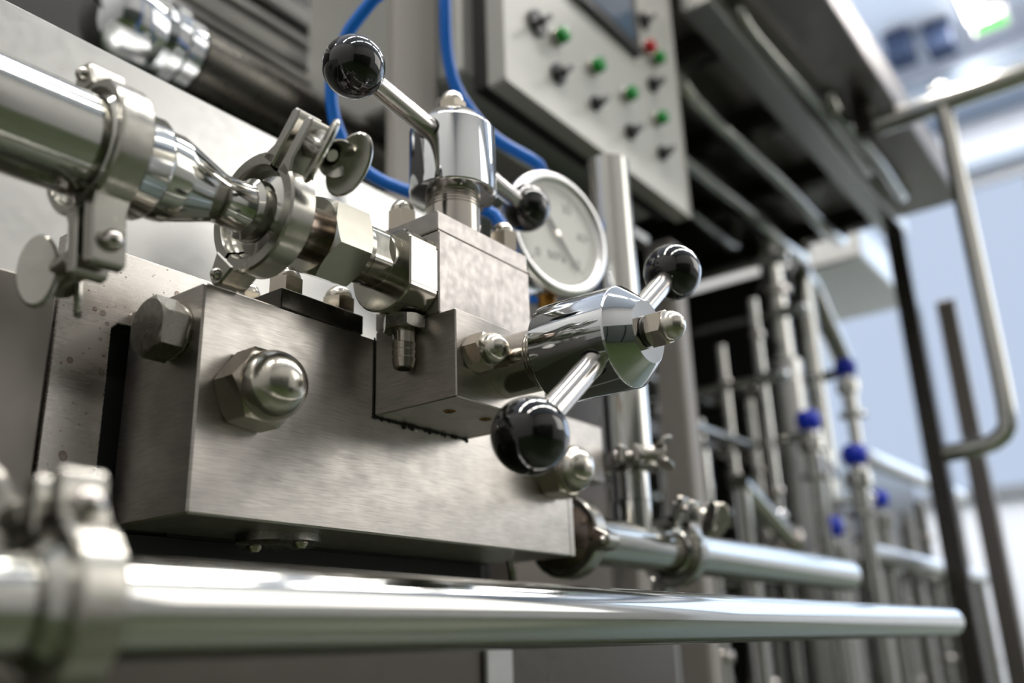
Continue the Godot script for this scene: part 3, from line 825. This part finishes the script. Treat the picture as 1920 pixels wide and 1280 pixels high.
func control_box() -> void:
	var t := thing("control_box", "grey steel control box with rows of green push buttons", "control box")
	obj("cabinet", G().box(Vector3(0.585, 1.745, -0.62), Vector3(1.21, 2.60, -0.265), 0.006), M.box_paint, t)
	var d := obj("door", G().box(Vector3(0.606, 1.712, -0.2), Vector3(1.205, 2.62, -0.225), 0.004), M.box_paint, t)
	d.set_meta("label", "pale grey front door")
	obj("gasket", G().box(Vector3(0.615, 1.722, -0.264), Vector3(1.195, 2.59, -0.2255), 0.002), M.rubber, t)
	obj("rain_rail", G().box(Vector3(0.58, 1.690, -0.40), Vector3(1.22, 1.712, -0.30), 0.003), M.sheet, t)
	var greens := [[0.7537, 1.8699], [0.8651, 1.873], [0.9781, 1.8749], [1.0961, 1.8817], [1.1096, 2.0247]]
	for g in greens:
		button(t, g, M.green, "green push button")
	button(t, [1.0715, 2.0282], M.red, "red push button")
	for s in [[0.6978, 1.8647, 1.5], [0.7524, 1.7994, 1.2], [0.8656, 1.8015, 0.9], [0.9828, 1.8013, 1.0], [1.1054, 1.8123, 1.0], [1.0918, 1.9573, 1.1], [1.0783, 2.0986, 1.2]]:
		var b := Node3D.new(); b.name = "selector_switch"; t.add_child(b, true)
		b.position = Vector3(s[0], s[1], -0.2)
		obj("bezel", G().cyl(0.015 * s[2], 0.0, 0.007, aim(Vector3(0, 0, 1)), 24), M.black, b)
		obj("lever", G().box(Vector3(-0.016, -0.005, 0.007), Vector3(0.016, 0.005, 0.026), 0.002, Transform3D(Basis(Vector3(0, 0, 1), 0.8), Vector3.ZERO)), M.black, b)
	var sc := Node3D.new(); sc.name = "operator_screen"; t.add_child(sc, true)
	obj("bezel", G().box(Vector3(0.80, 1.985, -0.2), Vector3(1.035, 2.22, -0.188), 0.003), M.black, sc)
	obj("pane", G().box(Vector3(0.822, 2.008, -0.1885), Vector3(1.012, 2.2, -0.1865), 0.0005), M.screen, sc)

func button(t: Node3D, at: Array, m: Material, label: String) -> void:
	var b := Node3D.new(); b.name = "push_button"; t.add_child(b, true)
	b.position = Vector3(at[0], at[1], -0.2)
	obj("collar", G().cyl(0.0150, 0.0, 0.008, aim(Vector3(0, 0, 1)), 24), M.rod, b)
	obj("cap", G().lathe([Vector2(0, 0.008), Vector2(0.0135, 0.008), Vector2(0.0135, 0.020), Vector2(0.011, 0.023), Vector2(0, 0.024)], 24, aim(Vector3(0, 0, 1))), m, b, label)

func hoses() -> void:
	hose_line("air_hose", "blue air hose hanging in a loop behind the upright lever valve", [Vector3(0.235, 2.36, -0.10), Vector3(0.236, 1.85, -0.065), Vector3(0.235, 1.60, -0.06), Vector3(0.226, 1.555, -0.083), Vector3(0.219, 1.527, -0.109), Vector3(0.219, 1.489, -0.131), Vector3(0.225, 1.458, -0.14), Vector3(0.240, 1.421, -0.14), Vector3(0.265, 1.387, -0.126), Vector3(0.296, 1.367, -0.096), Vector3(0.325, 1.355, -0.063), Vector3(0.35, 1.34, -0.03), Vector3(0.36, 1.30, -0.02), Vector3(0.36, 1.24, -0.03)], 0.0066, M.blue_hose)
	hose_line("air_hose", "blue air hose falling from the top edge to the pressure gauge", [Vector3(0.362, 2.40, -0.13), Vector3(0.361, 1.95, -0.10), Vector3(0.362, 1.72, -0.10), Vector3(0.365, 1.653, -0.105), Vector3(0.380, 1.599, -0.116), Vector3(0.395, 1.560, -0.118), Vector3(0.414, 1.529, -0.111), Vector3(0.441, 1.495, -0.093), Vector3(0.479, 1.464, -0.059), Vector3(0.500, 1.452, -0.070), Vector3(0.535, 1.430, -0.090), Vector3(0.555, 1.390, -0.12), Vector3(0.56, 1.33, -0.13)], 0.0072, M.blue_hose)

func behind() -> void:
	# long dark pipe and chrome clamp above the housing
	pipe_run("header_pipe", "thick dark steel pipe running along above the housing cover", "pipe", [Vector3(0.27, 1.690, -0.48), Vector3(0.80, 1.692, -0.48)], 0.048, M.dark_steel)
	var c := thing("pipe_union", "blurred chromed pipe union at the top left end of the dark pipe", "pipe fitting")
	obj("body", G().lathe([Vector2(0, -0.075), Vector2(0.030, -0.073), Vector2(0.050, -0.058), Vector2(0.056, -0.042), Vector2(0.056, 0.0), Vector2(0.049, 0.012), Vector2(0.058, 0.016), Vector2(0.058, 0.032), Vector2(0.050, 0.040), Vector2(0.050, 0.060), Vector2(0, 0.060)], 48, aim(Vector3(1, 0, 0), Vector3(0.205, 1.690, -0.48))), M.chrome, c)
	obj("stud", G().ball(0.010, Vector3(0.155, 1.755, -0.455), 20), M.chrome, c)
	# parallel frame beams
	for s in [[1.868, 0.016, -0.60, "thin lowest one"], [1.930, 0.034, -0.64, "bright lower one"], [2.035, 0.018, -0.70, "thin upper one"], [2.12, 0.040, -0.74, "topmost one"]]:
		tag(obj("frame_beam", G().box(Vector3(-0.6, s[0], s[2] - 0.05), Vector3(1.19, s[0] + s[1], s[2]), 0.004), M.sheet), "blurred steel frame beam above the dark pipe, %s" % s[3], "beam", "parallel frame beams at the top left")
	tag(obj("dark_back_panel", G().box(Vector3(-1.0, 1.0, -1.12), Vector3(1.20, 3.6, -1.05), 0.004), M.back_dark), "dark machine back panel behind the frame beams", "panel")
	tag(obj("post", G().box(Vector3(0.488, 1.40, -0.325), Vector3(0.580, 2.6, -0.305), 0.004), M.post_grey), "pale grey steel post left of the control box", "post")
	tag(obj("post", G().box(Vector3(1.215, 0.0, -0.31), Vector3(1.262, 1.69, -0.25), 0.005), M.post_grey), "pale steel post under the right end of the control box", "post")
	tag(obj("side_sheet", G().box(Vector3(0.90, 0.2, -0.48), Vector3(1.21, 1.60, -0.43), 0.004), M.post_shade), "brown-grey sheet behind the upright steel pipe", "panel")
	for s in [[1.36, -0.46, 1.25, "first"], [1.445, -0.55, 1.15, "second"]]:
		tag(obj("post", G().box(Vector3(s[0], 0.0, s[1] - 0.06), Vector3(s[0] + 0.06, s[2], s[1]), 0.004), M.post_grey), "blurred lower grey post, %s to the right of the control box post" % s[3], "post")

func upright_pipes(plan: Array, label: String, group: String) -> void:
	# numbered from left to right as seen from the aisle where the pump stands
	var order := ["first", "second", "third", "fourth", "fifth", "sixth", "seventh", "eighth", "ninth", "tenth", "eleventh", "twelfth", "thirteenth", "fourteenth", "fifteenth", "sixteenth", "seventeenth"]
	var eye := Vector3(-0.3285, 0.9128, 0.4875)
	plan.sort_custom(func(a, b): return atan2(a[1] - eye.z, a[0] - eye.x) < atan2(b[1] - eye.z, b[0] - eye.x))
	for i in plan.size():
		var q: Array = plan[i]
		pipe_run("upright_pipe", label % order[i], "pipe", [Vector3(q[0], 0, q[1]), Vector3(q[0], q[2], q[1])], q[3], M.tube, q[4], group)

func far_side() -> void:
	# overhead canopy with edge beam, corner post, hand rail
	var t := thing("overhead_canopy", "dark overhead platform of the neighbouring machine seen from below", "platform")
	obj("deck", G().box(Vector3(1.27, 2.30, -2.4), Vector3(2.81, 2.42, 0.05), 0.004), M.deck, t)
	for q in [[1.9, 2.60, 2.262, -0.078, 0.016], [1.4, 2.35, 2.255, -0.112, 0.012], [1.5, 2.7, 2.215, -0.32, 0.022], [1.6, 2.74, 2.205, -0.47, 0.028], [1.45, 2.5, 2.22, -0.62, 0.02]]:
		obj("service_pipe", G().tube(smooth_path([Vector3(q[0], 2.299, q[3]), Vector3(q[0] + 0.05, q[2], q[3]), Vector3(q[0] * 0.5 + q[1] * 0.5, q[2] - 0.006, q[3] + 0.01), Vector3(q[1] - 0.05, q[2], q[3]), Vector3(q[1], 2.299, q[3])], 40), q[4], 16), M.tube, t)
	obj("edge_beam", G().box(Vector3(1.27, 2.235, -0.20), Vector3(2.83, 2.299, -0.13), 0.003), M.sheet, t)
	for k in 4:
		obj("cross_beam", G().box(Vector3(1.45 + k * 0.4, 2.245, -0.96), Vector3(1.50 + k * 0.4, 2.299, -0.21), 0.003), M.dark_steel, t)
	tag(obj("corner_post", G().box(Vector3(2.74, 0.0, -0.19), Vector3(2.80, 2.234, -0.13), 0.004), M.dark_steel), "dark corner post carrying the overhead platform", "post")
	var hr := pipe_run("hand_rail", "bright steel hand rail tube crossing the upper right corner", "rail", [Vector3(2.0, 2.222, 0.0), Vector3(2.0, 2.226, 0.50)], 0.030, M.tube)
	obj("end_bracket", G().box(Vector3(1.975, 2.195, -0.05), Vector3(2.025, 2.299, 0.0), 0.004), M.dark_steel, hr)
	obj("upright", G().tube(smooth_path([Vector3(2.0, 2.252, 0.168), Vector3(2.0, 2.0, 0.168), Vector3(2.0, 1.70, 0.168), Vector3(2.0, 1.42, 0.166), Vector3(2.0, 1.355, 0.150), Vector3(2.0, 1.335, 0.10), Vector3(2.0, 1.330, 0.02)], 40), 0.021, 20).ball(0.027, Vector3(2.0, 2.254, 0.168), 24), M.tube, hr)
	# pipework of the neighbouring machine
	var rng := RandomNumberGenerator.new()
	rng.seed = 42
	var rack := thing("pipe_rack", "dark machine frame behind the blurred pipework right of the lever valve", "machine")
	obj("back_sheet", G().box(Vector3(1.50, 0.15, -1.02), Vector3(2.84, 2.298, -0.97), 0.004), M.back_dark, rack)
	obj("end_sheet", G().box(Vector3(2.80, 0.15, -0.965), Vector3(2.85, 2.235, -0.52), 0.004), M.back_dark, rack)
	obj("low_sheet", G().box(Vector3(2.86, 0.15, -0.75), Vector3(4.3, 1.62, -0.60), 0.004), M.dark_steel, rack)
	for y in [0.62, 1.02, 1.5]:
		obj("shelf_beam", G().box(Vector3(1.50, y, -0.80), Vector3(2.79, y + 0.05, -0.74), 0.004), M.sheet_dark, rack)
	var plan := []
	for k in 16:
		var x := 1.63 + 0.071 * k + rng.randf_range(-0.012, 0.012)
		var z: float = [-0.42, -0.555, -0.69][k % 3]
		var y1 := rng.randf_range(1.35, 2.0) if x > 1.85 else rng.randf_range(1.05, 1.5)
		var r: float = [0.014, 0.019, 0.024][rng.randi() % 3]
		var joints := [[0, rng.randf_range(0.4, 0.6)], [0, rng.randf_range(0.65, 0.8)], [0, rng.randf_range(0.85, 0.97)]]
		if (absf(x - 2.335) > 0.10 and absf(x - 2.60) > 0.07 and absf(x - 2.712) > 0.09) or z < -0.5 and absf(x - 2.335) > 0.02:
			plan.append([x, z, y1, r, joints])
	upright_pipes(plan, "blurred upright pipe in the dark frame, %s from the left", "blurred upright pipes in the dark frame")
	plan = []
	for k in 14:
		var x := 2.95 + 0.11 * k + rng.randf_range(-0.02, 0.02)
		plan.append([x, [-0.38, -0.52][k % 2], rng.randf_range(0.9, 1.5), [0.014, 0.02, 0.026][k % 3], [[0, rng.randf_range(0.6, 0.78)], [0, rng.randf_range(0.82, 0.95)]]])
	upright_pipes(plan, "blurred low upright pipe below the white wall, %s from the left", "blurred upright pipes below the white wall")
	var kinds := ["lowest", "second lowest", "third lowest", "fourth lowest", "fifth lowest", "fourth highest", "third highest", "second highest", "highest"]
	for k in 9:
		var sy := 0.95 + 0.125 * k
		var sx: float = [1.66, 2.02, 1.78, 2.53, 2.12, 1.92, 2.46, 2.15, 2.05][k]
		var sn := thing("round_sensor", "small round-headed sensor on a stalk in the dark frame, %s of the nine" % kinds[k], "sensor", Vector3(sx, sy, -0.345), "round sensors in the dark frame")
		obj("head", G().ball(0.021, Vector3(0, 0, 0.03), 24).cyl(0.017, -0.03, 0.03, aim(Vector3(0, 0, 1)), 20), M.chrome, sn)
		obj("stalk", G().cyl(0.010, -0.40, -0.029, aim(Vector3(0, 0, 1)), 16), M.tube, sn)
		obj("foot", G().box(Vector3(-0.02, -0.02, -0.455), Vector3(0.02, 0.02, -0.398), 0.003), M.sheet_dark, sn)
	for k in 6:
		var y := 0.80 + 0.16 * k
		var z: float = [-0.4875, -0.6225][k % 2]
		var x0 := 1.55
		var x1 := 2.16 + rng.randf_range(-0.15, 0.05)
		obj("cross_pipe", G().tube([Vector3(x0, y, z), Vector3(x1, y, z)], 0.013, 18), M.tube, rack)
		obj("bracket", G().box(Vector3(1.53, y - 0.012, -0.80), Vector3(1.55, y + 0.012, z + 0.012), 0.002), M.sheet_dark, rack)
	var tr := pipe_run("bright_riser", "wide upright tube with narrow bright top in the blurred pipework", "pipe", [Vector3(2.335, 1.74, -0.45), Vector3(2.335, 1.92, -0.45), Vector3(2.325, 2.13, -0.45)], 0.034, M.tube, [[1, 0.75], [1, 0.2]])
	obj("wide_base", G().cyl(0.052, 0.0, 1.738, Transform3D(Basis(), Vector3(2.335, 0, -0.45)), 32, 0.006), M.sheet, tr)
	pipe_run("bent_riser", "upright tube bending over to the right above the blue valves", "pipe", smooth_path([Vector3(2.60, 0.0, -0.45), Vector3(2.60, 1.0, -0.45), Vector3(2.60, 2.02, -0.45), Vector3(2.635, 2.10, -0.45), Vector3(2.70, 2.09, -0.45), Vector3(2.80, 2.005, -0.45), Vector3(2.986, 1.843, -0.45)], 50), 0.036, M.tube)
	var sl := pipe_run("slanted_tube", "bright slanted tube above the far end of the outlet pipe", "pipe", [Vector3(1.535, 1.247, -0.3), Vector3(1.80, 1.145, -0.3)], 0.022, M.tube, [[0, 0.97]])
	obj("leg", G().cyl(0.018, 0.0, 1.235, Transform3D(Basis(), Vector3(1.545, 0, -0.3)), 20), M.tube, sl)
	tag(obj("ceiling_duct", G().box(Vector3(3.05, 2.30, -1.3), Vector3(3.75, 2.46, -0.35), 0.01), M.sheet), "pale metal duct under the far edge of the overhead platform", "duct")
	tag(obj("side_post", G().box(Vector3(2.88, 0.0, -0.10), Vector3(2.94, 2.0, -0.04), 0.004), M.sheet_dark), "brownish steel post beside the dark corner post", "post")
	# sample valves with blue handles
	var where := [[2.035, 1.448, "largest in the middle of the pipework"], [2.436, 1.685, "topmost near the white wall"], [2.559, 1.301, "rightmost below the upper bright tube"], [2.093, 1.178, "just left of the lower bright tube"], [2.712, 1.074, "lowest, above the lower rail"], [2.049, 1.344, "half hidden left of the upper bright tube"]]
	for s in where:
		slim_valve("blurred valve with blue handle, %s" % s[2], Vector3(s[0], s[1], {2.712: -0.38, 2.049: -0.2}.get(s[0], -0.3)), Vector3(0, 1, 0), 0.032)
	var bt := pipe_run("bright_tube", "bright horizontal tube, upper of two at the right edge", "pipe", [Vector3(2.487, 1.444, -0.3), Vector3(3.73, 1.463, -0.3)], 0.026, M.bright)
	obj("leg", G().cyl(0.018, 0.0, 1.45, Transform3D(Basis(), Vector3(3.60, 0, -0.3)), 20), M.tube, bt)
	bt = pipe_run("bright_tube", "bright horizontal tube, lower of two at the right edge", "pipe", [Vector3(2.14, 1.140, -0.245), Vector3(3.6, 1.134, -0.245)], 0.024, M.bright)
	obj("leg", G().cyl(0.018, 0.0, 1.13, Transform3D(Basis(), Vector3(3.5, 0, -0.245)), 20), M.tube, bt)
